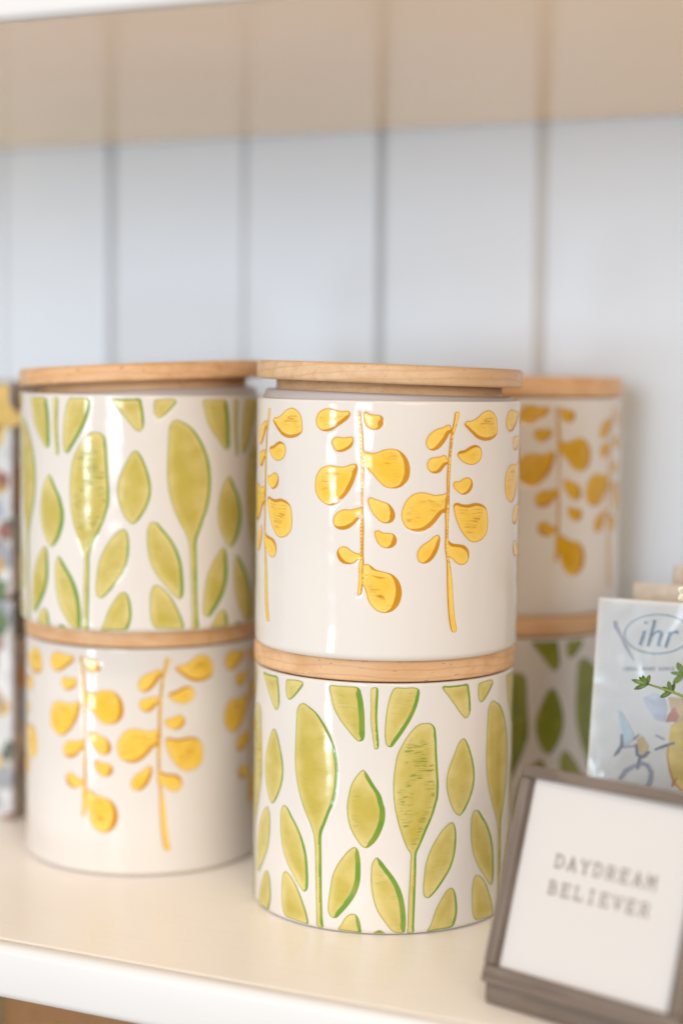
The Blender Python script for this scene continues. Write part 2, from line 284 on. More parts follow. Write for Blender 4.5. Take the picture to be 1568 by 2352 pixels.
    'leaf8': [(-48.8,101.7),(-46.5,101.4),(-44.6,99.5),(-43.8,94.8),(-43.3,86.2),(-42.7,77.6),(-42.3,71.2),(-42.6,64.8),(-43.0,63.5),(-44.6,57.6),(-47.6,49.7),(-50.3,42.6),(-51.5,39.7),(-51.7,31.1),(-51.9,18.2),(-52.1,9.6),(-52.2,4.4),(-52.3,0.9),(-54.9,0.9),(-55.0,5.4),(-54.9,16.2),(-54.5,27.0),(-54.3,35.6),(-54.3,39.4),(-55.6,41.6),(-58.0,48.1),(-59.9,55.0),(-61.3,62.3),(-62.0,72.1),(-61.6,79.3),(-60.4,87.0),(-57.9,92.9),(-54.2,98.8),(-51.5,101.2)],
    'leaf9': [(-77.8,42.2),(-76.4,41.3),(-75.4,37.5),(-75.0,31.5),(-75.2,25.8),(-76.6,20.1),(-79.3,14.8),(-83.1,9.4),(-85.3,7.0),(-87.3,7.0),(-88.9,9.3),(-89.0,14.3),(-88.3,20.4),(-87.4,26.6),(-85.6,31.8),(-82.8,36.8),(-80.0,40.6)],
    'leaf10': [(-68.4,37.8),(-66.8,36.5),(-64.1,32.7),(-60.7,27.6),(-58.4,22.8),(-56.8,17.1),(-55.9,9.8),(-55.8,4.2),(-56.4,1.2),(-59.6,1.1),(-61.9,2.6),(-64.9,6.9),(-67.9,12.0),(-69.5,17.3),(-70.4,22.6),(-70.7,28.6),(-70.3,34.6)],
    'leaf11': [(-84.6,1.2),(-83.0,4.5),(-81.2,7.9),(-78.6,9.9),(-76.5,9.4),(-75.0,6.3),(-74.5,3.2),(-74.4,0.7),(-78.2,0.7),(-82.0,1.0)],
    'leaf12': [(-69.4,0.8),(-68.3,2.1),(-66.5,2.7),(-65.0,1.8),(-64.2,0.6),(-66.8,0.5)],
    'leaf13': [(-35.6,53.0),(-34.0,50.8),(-33.3,45.5),(-33.8,37.8),(-35.7,31.1),(-39.0,25.5),(-42.7,20.4),(-46.0,17.4),(-48.0,18.3),(-48.6,21.4),(-48.3,28.3),(-47.4,35.1),(-45.5,41.0),(-42.4,46.7),(-39.1,51.0)],
    'leaf14': [(-35.0,21.0),(-33.4,18.6),(-32.4,13.6),(-32.2,7.9),(-33.5,2.9),(-34.4,1.6),(-40.8,1.2),(-46.3,0.9),(-44.9,4.6),(-42.6,11.7),(-39.3,17.8),(-37.2,20.5)],
    'leaf15': [(-30.4,92.8),(-28.4,90.6),(-25.8,84.2),(-24.0,77.0),(-23.8,70.9),(-25.1,65.4),(-27.3,60.6),(-29.9,56.7),(-32.0,55.5),(-34.6,57.8),(-37.1,63.3),(-38.7,70.4),(-38.6,75.1),(-37.4,80.1),(-35.1,85.9),(-32.7,91.2)],
    'leaf16': [(-41.5,118.9),(-38.1,119.1),(-32.4,119.3),(-28.6,119.1),(-27.7,115.5),(-27.0,110.2),(-27.1,104.7),(-29.2,102.1),(-31.4,103.7),(-34.9,108.5),(-38.5,113.6),(-41.1,117.2)],
    'leaf17': [(-22.3,118.0),(-20.1,118.6),(-13.2,119.0),(-12.4,117.3),(-15.0,113.3),(-18.7,109.5),(-20.7,108.7),(-22.2,110.5),(-22.7,114.4)],
  },
}

BANDS = {  # width of the pooled glaze in mm and the side it gathers on
 'leaf1': (1.5, 1, -.1), 'leaf2': (1.5, 1, -.1), 'leaf3': (1.0, 1, -.3), 'leaf4': (2.6, 1, 0), 'leaf5': (1.0, 1, 0), 'leaf6': (1.7, .9, -.5), 'leaf7': (2.6, 1, -.2),
 'leaf8': (1.0, 1, -.1), 'leaf9': (2.5, .95, -.3), 'leaf10': (2.4, 1, .1), 'leaf11': (2.2, 1, -.3), 'leaf12': (.9, 0, -1), 'leaf13': (.9, .9, -.4), 'leaf14': (1.3, .9, -.5),
 'leaf15': (1.0, 1, -.2), 'leaf16': (1.4, .8, .6), 'leaf17': (.9, .9, -.4),
 'berry1': (1.6, .8, -.6), 'berry2': (1.3, .5, -.8), 'berry3': (1.9, .9, -.3), 'stem1': (.7, 1, 0), 'berry4': (2.7, .9, -.2), 'berry5': (2.5, .95, -.15), 'berry6': (2.5, .9, -.3),
 'berry7': (1.7, .3, -.95), 'berry8': (2.4, .95, -.3), 'berry9': (1.7, -.8, -.6), 'berry10': (2.7, .95, -.15), 'stem2': (.5, -1, 0), 'berry11': (1.9, .75, -.65), 'berry12': (1.6, .7, -.7),
 'berry13': (1.9, .65, -.75), 'berry14': (1.8, .9, -.4), 'berry15': (1.5, -.2, -1), 'berry16': (1.3, -.5, .85), 'berry17': (1.5, .8, -.5), 'berry18': (1.4, -.3, .95), 'berry19': (1.5, .6, .8)}
STREAK = {'stem1': 0, 'stem2': 0, 'leaf5': .02, 'leaf8': 1, 'leaf7': .45, 'leaf4': .3, 'leaf6': .25, 'leaf10': .35, 'berry5': .9, 'berry10': 1, 'berry13': .8, 'berry3': .75, 'berry15': .8, 'berry18': .8, 'berry1': .7}

def spline(P, step=.75):
    P = np.array(P); n = len(P); out = []
    for i in range(n):
        p0, p1, p2, p3 = P[i - 1], P[i], P[(i + 1) % n], P[(i + 2) % n]
        t0 = 0; t1 = t0 + np.linalg.norm(p1 - p0) ** .5 + 1e-6; t2 = t1 + np.linalg.norm(p2 - p1) ** .5 + 1e-6; t3 = t2 + np.linalg.norm(p3 - p2) ** .5 + 1e-6
        for t in np.linspace(t1, t2, 7)[:-1]:
            A1 = (t1 - t) / (t1 - t0) * p0 + (t - t0) / (t1 - t0) * p1; A2 = (t2 - t) / (t2 - t1) * p1 + (t - t1) / (t2 - t1) * p2; A3 = (t3 - t) / (t3 - t2) * p2 + (t - t2) / (t3 - t2) * p3
            B1 = (t2 - t) / (t2 - t0) * A1 + (t - t0) / (t2 - t0) * A2; B2 = (t3 - t) / (t3 - t1) * A2 + (t - t1) / (t3 - t1) * A3
            out.append((t2 - t) / (t2 - t1) * B1 + (t - t1) / (t2 - t1) * B2)
    Q = np.array(out); Q = np.vstack([Q, Q[:1]]); L = np.r_[0, np.cumsum(np.linalg.norm(np.diff(Q, axis=0), axis=1))]
    m = max(12, int(L[-1] / step)); s = np.linspace(0, L[-1], m + 1)[:-1]
    return np.c_[np.interp(s, L, Q[:, 0]), np.interp(s, L, Q[:, 1])]
def sdist(P, loop):
    """signed distance (positive inside) and index of the nearest segment"""
    A = loop; B = np.roll(loop, -1, 0); d = B - A; L2 = (d ** 2).sum(1) + 1e-12
    ap = P[:, None, :] - A[None]; t = np.clip((ap * d).sum(2) / L2, 0, 1); q = ap - t[..., None] * d; D = (q ** 2).sum(2); i = D.argmin(1); dist = np.sqrt(D[np.arange(len(P)), i])
    x, y = P[:, :1], P[:, 1:]; c = ((A[None, :, 1] > y) != (B[None, :, 1] > y)) & (x < (d[:, 0] * (y - A[:, 1]) / np.where(np.abs(d[:, 1]) < 1e-9, 1e-9, d[:, 1]) + A[:, 0]))
    ins = (c.sum(1) % 2) == 1
    return np.where(ins, dist, -dist), i
def prof_r(v):
    """outer radius (mm) at height v (mm), with a rounded foot and lip"""
    v = np.asarray(v, float); r = np.full(v.shape, R0 * 1000)
    fb = 3.2; m = v < fb; r = np.where(m, r - (fb - np.sqrt(np.maximum(fb ** 2 - (fb - v) ** 2, 0))), r)
    H = HB * 1000; ft = 1.2; m = v > H - ft; r = np.where(m, r - (ft - np.sqrt(np.maximum(ft ** 2 - (v - H + ft) ** 2, 0))), r); return r
def smooth(x): x = np.clip(x, 0, 1); return x * x * (3 - 2 * x)
def relief(sd): return -.16 * smooth((sd + 1.0) / 1.9)
def xyz(u, v, off=0):
    r = (prof_r(v) + off); th = u / (R0 * 1000); return np.c_[r * np.cos(th), r * np.sin(th), v] / 1000

def build_motifs(kind):
    loops = {}; H = HB * 1000
    for n, pts in MOTIFS[kind].items():
        P = np.array([(R_(a) * R0 * 1000, min(max(v, .9), H - 2.0)) for a, v in pts]); loops[n] = spline(P)
    return loops
def motif_mesh(name, loop, others, band, streak):
    lo, hi = loop.min(0), loop.max(0); gs = .95; ys = np.arange(lo[1], hi[1], gs * .87); pts = []
    for j, y in enumerate(ys):
        xs = np.arange(lo[0] + (j % 2) * gs / 2, hi[0], gs); pts += [(x, y) for x in xs]
    pts = np.array(pts); sd, _ = sdist(pts, loop); pts = pts[sd > .42]
    n = len(loop); allp = [Vector(p) for p in loop] + [Vector(p) for p in pts]
    vs, _, fs, *_r = delaunay_2d_cdt(allp, [(i, (i + 1) % n) for i in range(n)], [], 1, 1e-5)
    V = np.array([(p[0], p[1]) for p in vs]); sd, idx = sdist(V, loop); sd = np.abs(sd)
    onb = sd < 1e-3; sd[onb] = 0
    area_ = .5 * np.sum(loop[:, 0] * np.roll(loop[:, 1], -1) - np.roll(loop[:, 0], -1) * loop[:, 1]); sg = 1 if area_ > 0 else -1
    d = np.roll(loop, -1, 0) - loop; nrm = np.c_[d[:, 1], -d[:, 0]] * sg; nrm /= np.linalg.norm(nrm, axis=1)[:, None] + 1e-9
    ns = nrm.copy()
    for _ in range(3): ns = (np.roll(ns, 1, 0) + ns + np.roll(ns, -1, 0)) / 3
    wmax, dx, dy = band; dd = np.clip((ns[:, 0] * dx + ns[:, 1] * dy) / math.hypot(dx, dy), 0, 1); bw = .18 + wmax * dd ** 1.3
    # relief uses the union with neighbours that overlap, so joints stay level
    u = sd.copy()
    for ol in others:
        if (ol.min(0) < hi + 1).all() and (ol.max(0) > lo - 1).all(): s2, _ = sdist(V, ol); u = np.maximum(u, s2)
    P = xyz(V[:, 0], V[:, 1], relief(u) + .10)
    fs = [f if True else f for f in fs]
    # faces outward
    F = []
    for f in fs:
        a, b, c = (V[k] for k in f[:3]); cr = (b[0] - a[0]) * (c[1] - a[1]) - (b[1] - a[1]) * (c[0] - a[0]); F.append(tuple(f) if cr > 0 else tuple(reversed(f)))
    me = mesh(name, P, F); me.polygons.foreach_set('use_smooth', [True] * len(me.polygons))
    for nm, arr in (('sd', sd), ('band', bw[idx]), ('streak', np.full(len(V), streak))):
        at = me.attributes.new(nm, 'FLOAT', 'POINT'); at.data.foreach_set('value', np.asarray(arr, np.float32))
    at = me.attributes.new('muv', 'FLOAT_VECTOR', 'POINT'); at.data.foreach_set('vector', np.c_[V, np.full(len(V), streak * 7)].astype(np.float32).ravel())
    return me
def body_mesh(kind, loops):
    per = math.pi / 2 * R0 * 1000; nu = 136; u0 = -per * 1.35; us = u0 + np.arange(nu) * per / nu
    H = HB * 1000; vs = np.r_[.12, .45, .9, 1.4, 1.9, 2.5, np.arange(3.2, H - 1.3, .75), H - 1.2, H - .8, H - .45, H - .18]
    U, V = np.meshgrid(us, vs, indexing='ij'); P = np.c_[U.ravel(), V.ravel()]; best = np.full(len(P), -9.)
    for lp in loops.values():
        for sh in (-per, 0, per, 2 * per):
            q = lp + (sh, 0); lo, hi = q.min(0) - 1.2, q.max(0) + 1.2; m = ((P > lo - .4) & (P < hi + .4)).all(1)
            if m.any(): s, _ = sdist(P[m], q); best[m] = np.maximum(best[m], s)
    off = relief(best).reshape(U.shape); nv = len(vs); ver = []; fac = []
    inner = [(R0 * 1000 - 3.4, H - .18), (R0 * 1000 - 4.2, H - 1), (R0 * 1000 - 4.4, H - 4), (R0 * 1000 - 4.6, 6), (0, 5)]
    rows = nv + len(inner) + 3
    for k in range(4):
        for i in range(nu):
            th = (us[i] + k * per) / (R0 * 1000); c, s = math.cos(th), math.sin(th)
            r = prof_r(vs) + off[i]
            col = [(0, .9), (R0 * 1000 - 6, .9), (R0 * 1000 - 4.2, 0.0)] + list(zip(r, vs)) + inner
            ver += [(a * c / 1000, a * s / 1000, b / 1000) for a, b in col]
    N = 4 * nu
    for i in range(N):
        j = (i + 1) % N
        for k in range(rows - 1): fac.append((i * rows + k, j * rows + k, j * rows + k + 1, i * rows + k + 1))
    me = mesh('canister_body', ver, fac); me.polygons.foreach_set('use_smooth', [True] * len(me.polygons)); me.materials.append(M_CER); return me

LOOPS = {k: build_motifs(k) for k in MOTIFS}
BODY = {k: body_mesh(k, LOOPS[k]) for k in MOTIFS}
PATCH = {}
for k in MOTIFS:
    for n, lp in LOOPS[k].items():
        oth = [l for q, l in LOOPS[k].items() if q != n]
        me = motif_mesh(n, lp, oth, BANDS[n], STREAK.get(n, .15)); me.materials.append(M_YEL if k == 'yellow' else M_GRN); PATCH[k, n] = me
PART = {'yellow': lambda n: 'painted_stem' if n.startswith('stem') else 'painted_berry', 'green': lambda n: 'painted_leaf'}

# lid: one disc, one plug, one gasket; shared meshes
def lid_disc(name, mat, h=TL):
    b = .0016; prof = [(0, 0), (RL - b, 0), (RL - .5 * b, .0003), (RL - .15 * b, .0008), (RL, b), (RL, h - b), (RL - .3 * b, h - .45 * b), (RL - b, h), (0, h)]
    ob = lathe(name, prof, 128, mat); me = ob.data; bpy.data.objects.remove(ob); return me
DISC = lid_disc('lid_disc', M_LID); DISC2 = DISC.copy(); DISC2.materials.clear(); DISC2.materials.append(M_LID2)
def tmp(prof, mat, nm):
    ob = lathe(nm, prof, 96, mat); me = ob.data; bpy.data.objects.remove(ob); return me
DISC_T = lid_disc('thin_lid_disc', M_LID, .0089); DISC_T2 = DISC_T.copy(); DISC_T2.materials.clear(); DISC_T2.materials.append(M_LID2)
PLUG = tmp([(0, .0001), (.0555, .0001), (.0556, -.0135), (.0545, -.0145), (0, -.0145)], M_LID, 'lid_plug')
GASK = tmp([(.0557, -.0046), (.0598, -.0048), (.0604, -.0056), (.0617, -.0082), (.0617, -.0098), (.0592, -.0106), (.0590, -.0118), (.0608, -.0126), (.0606, -.0136), (.0557, -.0140)], M_SIL, 'gasket')

def canister(kind, x, y, z, rot, label, disc, lid_lift=0., tilt=(0, 0), lid_off=(0, 0), lid_spin=0., deep=False):
    t = tag(empty('canister', (x, y, z), (0, 0, R_(rot))), label, 'canister', 'ceramic storage canisters with wooden lids')
    link('body', BODY[kind], None, t)
    for q in range(4):
        for n in LOOPS[kind]:
            # patches that end up on the hidden back half of this canister are left out
            c = math.degrees(LOOPS[kind][n][:, 0].mean() / (R0 * 1000)) + 90 * q + rot
            d = (c + 64 + 180) % 360 - 180
            if abs(d) > 118: continue
            ob = link(PART[kind](n), PATCH[kind, n], None, t); ob.rotation_euler = (0, 0, R_(90 * q))
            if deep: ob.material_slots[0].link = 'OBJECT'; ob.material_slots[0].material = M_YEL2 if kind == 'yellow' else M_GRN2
    lid = link('lid', disc, None, t)
    lid.location = (lid_off[0], lid_off[1], HB + .0005 + lid_lift); lid.rotation_euler = (R_(tilt[0]), R_(tilt[1]), R_(lid_spin))
    link('plug', PLUG, None, lid); link('gasket', GASK, None, lid)
    return t
P = dict(F1=(-.16874, .06641), F2=(-.16511, .05932), L1=(-.32538, .09264), L2=(-.31608, .07489), R2=(-.16235, .22628))
Z2 = HB + TL + .0006
canister('green', *P['F1'], 0.0003, 0, 'sharp green leaf canister at the bottom of the middle stack', DISC2, lid_spin=20)
canister('yellow', *P['F2'], Z2, 0, 'sharp yellow berry canister on top of the middle stack, its lid tilted open', DISC_T, .0071, (0, 0), (.0, 0), 75)
canister('yellow', *P['L1'], 0.0003, -10.4, 'yellow berry canister at the bottom of the left stack', DISC2, lid_spin=-30)
canister('green', *P['L2'], Z2, -31, 'green leaf canister on top of the left stack, its lid sitting askew', DISC_T2, .0056, (0, 0), (.0, 0), 10)
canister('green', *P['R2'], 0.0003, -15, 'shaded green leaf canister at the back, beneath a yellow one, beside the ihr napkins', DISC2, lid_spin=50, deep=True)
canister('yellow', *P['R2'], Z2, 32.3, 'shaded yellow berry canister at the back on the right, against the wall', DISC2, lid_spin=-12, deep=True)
# tilts of the two loose lids, given in the camera's sideways direction
def tilt_lid(can, deg_side, deg_fwd, spin):
    lid = [c for c in can.children if c.name.startswith('lid')][0]
    fw = Vector((cf.x, cf.y, 0)).normalized(); sd = Vector((cr.x, cr.y, 0)).normalized()
    rot = Matrix.Rotation(R_(deg_side), 3, fw) @ Matrix.Rotation(R_(deg_fwd), 3, sd)
    cz = Matrix.Rotation(can.rotation_euler.z, 3, 'Z')
    lid.rotation_euler = (cz.inverted() @ rot @ Matrix.Rotation(R_(spin), 3, 'Z')).to_euler()
cans = [ob for ob in COL.objects if ob.name.startswith('canister')]
tilt_lid(cans[1], 1.45, 0.0, 75)
tilt_lid(cans[3], -2.9, -.6, 10)
bpy.context.view_layer.update()

# ------------------------------------------------------------------ letters as strokes
def stroke_mesh(name, polys, wid, th, close=False):
    """flat ribbons with thickness th along polylines in the local XZ plane, facing -Y"""
    v = []; f = []
    for pl in polys:
        pts = [np.array(p[:2], float) for p in pl]; ws = [p[2] if len(p) > 2 else wid for p in pl]; n = len(pts); L = []; Rr = []
        for i in range(n):
            a = pts[max(i - 1, 0)]; b = pts[min(i + 1, n - 1)]; d = b - a; d = d / (np.linalg.norm(d) + 1e-12); nn = np.array([-d[1], d[0]]) * ws[i] / 2; L.append(pts[i] + nn); Rr.append(pts[i] - nn)
        b0 = len(v)
        for i in range(n):
            for q in (L[i], Rr[i]):
                v.append((q[0], -th, q[1])); v.append((q[0], 0, q[1]))
        for i in range(n - 1):
            a = b0 + 4 * i; c = a + 4; f += [(a, a + 2, c + 2, c), (a + 1, c + 1, c + 3, a + 3), (a, c, c + 1, a + 1), (a + 2, a + 3, c + 3, c + 2)]
        f += [(b0, b0 + 1, b0 + 3, b0 + 2), (len(v) - 4, len(v) - 2, len(v) - 1, len(v) - 3)]
    return mesh(name, v, f)
def arc(cx, cz, rx, rz, a0, a1, n=8): return [(cx + rx * math.cos(R_(a0 + (a1 - a0) * i / n)), cz + rz * math.sin(R_(a0 + (a1 - a0) * i / n))) for i in range(n + 1)]
S = .10
GLY = {  # slab letters in a 0.8 x 1 box
 'D': [[(.16, 0), (.16, 1)], [(.02, 0), (.36, 0)] , [(.02, 1), (.36, 1)], [(.36, 0)] + arc(.36, .5, .38, .5, -90, 90)[1:-1] + [(.36, 1)]],
 'A': [[(.12, 0), (.40, 1)], [(.68, 0), (.40, 1)], [(.22, .36), (.58, .36)], [(.0, 0), (.26, 0)], [(.54, 0), (.80, 0)], [(.26, 1), (.42, 1)]],
 'Y': [[(.10, 1), (.40, .46)], [(.70, 1), (.40, .46)], [(.40, 0), (.40, .48)], [(.24, 0), (.56, 0)], [(.0, 1), (.22, 1)], [(.58, 1), (.80, 1)]],
 'R': [[(.16, 0), (.16, 1)], [(.02, 0), (.32, 0)], [(.02, 1), (.42, 1)], [(.42, 1)] + arc(.42, .75, .26, .25, 90, -90)[1:] + [(.16, .5)], [(.42, .5), (.66, 0)], [(.62, 0), (.80, 0)]],
 'E': [[(.16, 0), (.16, 1)], [(.02, 0), (.70, 0)], [(.02, 1), (.70, 1)], [(.16, .52), (.50, .52)], [(.70, 0), (.70, .24)], [(.70, .76), (.70, 1)], [(.50, .40), (.50, .64)]],
 'M': [[(.12, 0), (.12, 1)], [(.68, 0), (.68, 1)], [(.12, 1), (.40, .40)], [(.68, 1), (.40, .40)], [(.0, 0), (.24, 0)], [(.56, 0), (.80, 0)], [(.0, 1), (.14, 1)], [(.66, 1), (.80, 1)]],
 'B': [[(.16, 0), (.16, 1)], [(.02, 0), (.40, 0)], [(.02, 1), (.38, 1)], [(.38, 1)] + arc(.38, .76, .24, .24, 90, -90)[1:] + [(.16, .52)], [(.40, .52)] + arc(.40, .26, .30, .26, 90, -90)[1:]],
 'L': [[(.20, 0), (.20, 1)], [(.04, 0), (.70, 0)], [(.04, 1), (.38, 1)], [(.70, 0), (.70, .30)]],
 'I': [[(.40, 0), (.40, 1)], [(.16, 0), (.64, 0)], [(.16, 1), (.64, 1)]],
 'V': [[(.10, 1), (.40, 0)], [(.70, 1), (.40, 0)], [(.0, 1), (.24, 1)], [(.56, 1), (.80, 1)]],
 'H': [[(.14, 0), (.14, 1)], [(.66, 0), (.66, 1)], [(.14, .5), (.66, .5)]], 'O': [arc(.4, .5, .36, .5, 0, 360, 16)],
 'N': [[(.14, 0), (.14, 1)], [(.14, 1), (.66, 0)], [(.66, 0), (.66, 1)]], 'G': [arc(.42, .5, .36, .5, 45, 330, 12), [(.5, .42), (.78, .42), (.78, .1)]]}
def word(text, x0, z0, h, wd, pitch, wstroke):
    out = []
    for i, ch in enumerate(text):
        for pl in GLY.get(ch, []): out.append([(x0 + i * pitch + p[0] / .8 * wd, z0 + p[1] * h, wstroke) for p in pl])
    return out

# ------------------------------------------------------------------ small framed sign
FA, FL = -0.27350, 0.30990; FW_, FH_ = .09382, .09112; BAR = .0055
sign = tag(empty('framed_sign', (-.07006, -.05332, 0), (0, 0, FA)), 'small grey framed sign reading DAYDREAM BELIEVER leaning back on its block', 'sign')
M_FR = NT('weathered_grey_wood'); v = M_FR.obj((8, 90, 90)); g = M_FR.noise(v, 2.2, 5, .65, .5)
M_FR.color(M_FR.mix(M_FR.step(g, .3, .7), (.125, .088, .066), (.205, .155, .122))); M_FR.set(Roughness=.5); M_FR.bump(g, .25, .0008); M_FR = M_FR.m
M_FR2 = NT('weathered_grey_wood_upright'); v = M_FR2.obj((90, 90, 8)); g = M_FR2.noise(v, 2.2, 5, .65, .5)
M_FR2.color(M_FR2.mix(M_FR2.step(g, .3, .7), (.125, .088, .066), (.205, .155, .122))); M_FR2.set(Roughness=.5); M_FR2.bump(g, .25, .0008); M_FR2 = M_FR2.m
M_PAPER = paint('sign_paper', (.64, .60, .585), (.66, .62, .605), .75, .03, 300)
M_INK = flat('faded_ink', (.29, .23, .20), .8)
fr = bpy.data.objects.new('frame', None); fr.empty_display_size = .01; COL.objects.link(fr); fr.parent = sign; fr.location = (0, 0, .0120); fr.rotation_euler = (-FL, 0, 0)
FD = .011
def fbar(nm, lo, hi, m): return box(nm, lo, hi, m, fr, .0009, 2)
fbar('rail', (0, 0, 0), (FW_, FD, BAR), M_FR); fbar('rail', (0, 0, FH_ - BAR), (FW_, FD, FH_), M_FR)
fbar('stile', (0, -.0003, BAR + .0001), (BAR, FD - .0003, FH_ - BAR - .0001), M_FR2); fbar('stile', (FW_ - BAR, -.0003, BAR + .0001), (FW_, FD - .0003, FH_ - BAR - .0001), M_FR2)
box('inner_lip', (BAR, .0012, BAR), (BAR + .0009, .006, FH_ - BAR), M_FR2, fr, .0002); box('inner_lip', (FW_ - BAR - .0009, .0012, BAR), (FW_ - BAR, .006, FH_ - BAR), M_FR2, fr, .0002)
box('panel', (BAR - .001, .0030, BAR - .001), (FW_ - BAR + .001, .0065, FH_ - BAR + .001), M_PAPER, fr)
def on_panel(polys, nm):
    me = stroke_mesh(nm, polys, .001, .00012); ob = link(nm, me, M_INK, fr); ob.location = (0, .00295, 0); return ob
on_panel(word('DAYDREAM', .0234, .0512, .0052, .0046, .00628, .00080), 'lettering')
on_panel(word('BELIEVER', .0226, .0400, .0052, .0046, .00628, .00080), 'lettering')
# base block under the frame, with a stepped groove
b = box('base_block', (.0012, .0012, .0002), (FW_ - .002, .040, .0096), M_FR, sign, .0012)
b = box('base_step', (.0006, -.001, .0098), (FW_ - .001, .012, .0132), M_FR, sign, .0008)
b = box('back_support', (.03, .026, .0098), (.06, .034, .075), M_FR, sign, .0008)

# ------------------------------------------------------------------ napkin packs
def puv(X, Y): return ((.04800971 * X + .0031123112 * Y - 20.492255) / 1000, (.0042702105 * X - .0469661014 * Y + 164.748836) / 1000)
PL = R_(8.3)
M_NAP = paint('napkin_paper', (.84, .80, .78), (.87, .83, .81), .7, .05, 150)
M_TAN = flat('napkin_edge_shade', (.60, .51, .42), .8, .1, 300)  # white napkin edges, with warm shade put into the tan
pack = tag(empty('napkin_pack', (-.07138, .088, .0002), (-PL, 0, 0)), 'white napkin pack lettered ihr in an oval, nearest of the packs behind the sign', 'napkin pack', 'packs of paper napkins beside the canisters')
PH = .1566
nl = 12
for i in range(nl):
    y0 = .0006 + i * .0022; box('napkin', (0.0008 * ((i * 7) % 3) / 2, y0, .0008), (.118, y0 + .0020, PH - .0006 - .0007 * ((i * 5) % 3)), M_NAP if i < 2 or i % 4 == 0 else M_TAN, pack, .0006, 1)
def ppoly(nm, pts, col, rough=.6, dy=.0002):
    lp = [puv(*q) for q in pts]; v = [(a, -dy - .00008, b_) for a, b_ in lp] + [(a, .0004, b_) for a, b_ in lp]; n = len(lp)
    f = [tuple(range(n)), tuple(reversed(range(n, 2 * n)))] + [(i, (i + 1) % n, n + (i + 1) % n, n + i) for i in range(n)]
    me = mesh(nm, v, f); bm = bmesh.new(); bm.from_mesh(me); bmesh.ops.recalc_face_normals(bm, faces=bm.faces); bm.to_mesh(me); bm.free()
    return link(nm, me, flat('print_' + nm, col, rough, .15, 90), pack)
def pstroke(nm, polys, col, dy=.0003):
    ps = [[(*puv(q[0], q[1]), q[2] * .0000477) for q in pl] for pl in polys]
    me = stroke_mesh(nm, ps, .001, .0001); ob = link(nm, me, flat('print_' + nm, col, .6, .15, 90), pack); ob.location = (0, -dy, 0); return ob
BLUE = (.13, .27, .40); SLATE = (.30, .38, .42); LILAC = (.35, .34, .46)
ppoly('printed_bird_wing', [(620, 1420), (660, 1440), (730, 1560), (800, 1700), (760, 1760), (700, 1800), (660, 1600)], (.55, .70, .80), dy=.0001)
ppoly('printed_petal', [(890, 1290), (1000, 1240), (1110, 1290), (1140, 1400), (1100, 1540), (1020, 1520), (930, 1400)], (.60, .62, .74), dy=.0001)
ppoly('printed_leaf_shape', [(1150, 1285), (1320, 1290), (1420, 1500), (1310, 1600), (1220, 1600), (1170, 1420)], (.68, .47, .25), dy=.0001)
ppoly('printed_fruit', [(1175, 1570), (1260, 1540), (1420, 1520), (1560, 1800), (1480, 2150), (1290, 2260), (1200, 2170), (1165, 2040), (1140, 1900), (1150, 1790)], (.86, .60, .13), dy=.0002)
pstroke('printed_fruit_edge', [[(1150, 1790, 14), (1140, 1900, 18), (1165, 2040, 20), (1200, 2150, 20), (1280, 2250, 22)], [(1240, 2120, 20), (1200, 2170, 26), (1190, 2210, 20)]], (.72, .30, .05))
ppoly('printed_spot', [(1120, 1545), (1145, 1470), (1210, 1385), (1262, 1480), (1235, 1535)], (.55, .20, .13), dy=.0003)
ppoly('printed_beak', [(825, 1725), (880, 1690), (945, 1800), (905, 1885), (845, 1865)], (.72, .50, .20), dy=.0003)
pstroke('printed_bird_outline', [[(665, 1670, 22), (665, 1790, 30), (620, 1860, 32), (585, 1905, 14)], [(815, 1770, 26), (830, 1890, 34), (890, 1905, 38), (955, 1850, 22)], [(860, 1900, 30), (840, 1980, 30), (828, 2040, 14)],
        [(1010, 1830, 20), (1110, 1790, 28), (1215, 1755, 22)], [(790, 1730, 14), (850, 1670, 14)]], (.16, .17, .24))
pstroke('printed_twig', [[(640, 2150, 30), (700, 2060, 46), (780, 2010, 46), (870, 1975, 44), (930, 1990, 40), (970, 2060, 44), (965, 2140, 46), (930, 2220, 44)], [(640, 1810, 18), (800, 1795, 18)], [(1020, 1680, 18), (1110, 1725, 18)]], LILAC)
pstroke('printed_flourish', [[(590, 480, 26), (600, 540, 34), (650, 630, 22), (700, 740, 18), (750, 830, 14), (790, 900, 8)]], LILAC)
# oval and letters of the logo
pstroke('logo_oval', [[(1035 + 345 * math.cos(R_(a)), 625 - 205 * math.sin(R_(a)) + (a - 180) * .0, 9 + 7 * abs(math.cos(R_(a / 2 + 40)))) for a in range(0, 361, 12)]], SLATE)
pstroke('logo_letter', [[(880, 600, 8), (905, 590, 22), (880, 670, 26), (855, 735, 22), (885, 738, 8)], [(915, 492, 26), (920, 516, 26)]], BLUE)
pstroke('logo_letter', [[(985, 490, 8), (1012, 478, 22), (975, 620, 24), (940, 752, 22)], [(965, 660, 8), (1010, 610, 14), (1060, 592, 20), (1082, 620, 26), (1060, 690, 26), (1045, 745, 24), (1080, 750, 8)]], BLUE)
pstroke('logo_letter', [[(1140, 615, 8), (1168, 600, 22), (1145, 690, 26), (1122, 765, 24)], [(1150, 670, 8), (1190, 615, 16), (1240, 600, 26), (1250, 625, 16)]], BLUE)
pstroke('small_lettering', [[(680 + q[0], 1005 - q[1], 5) for q in pl] for pl in word('IDEAL HOME RANGE', 0, 0, 34, 22, 34, 5)], SLATE)
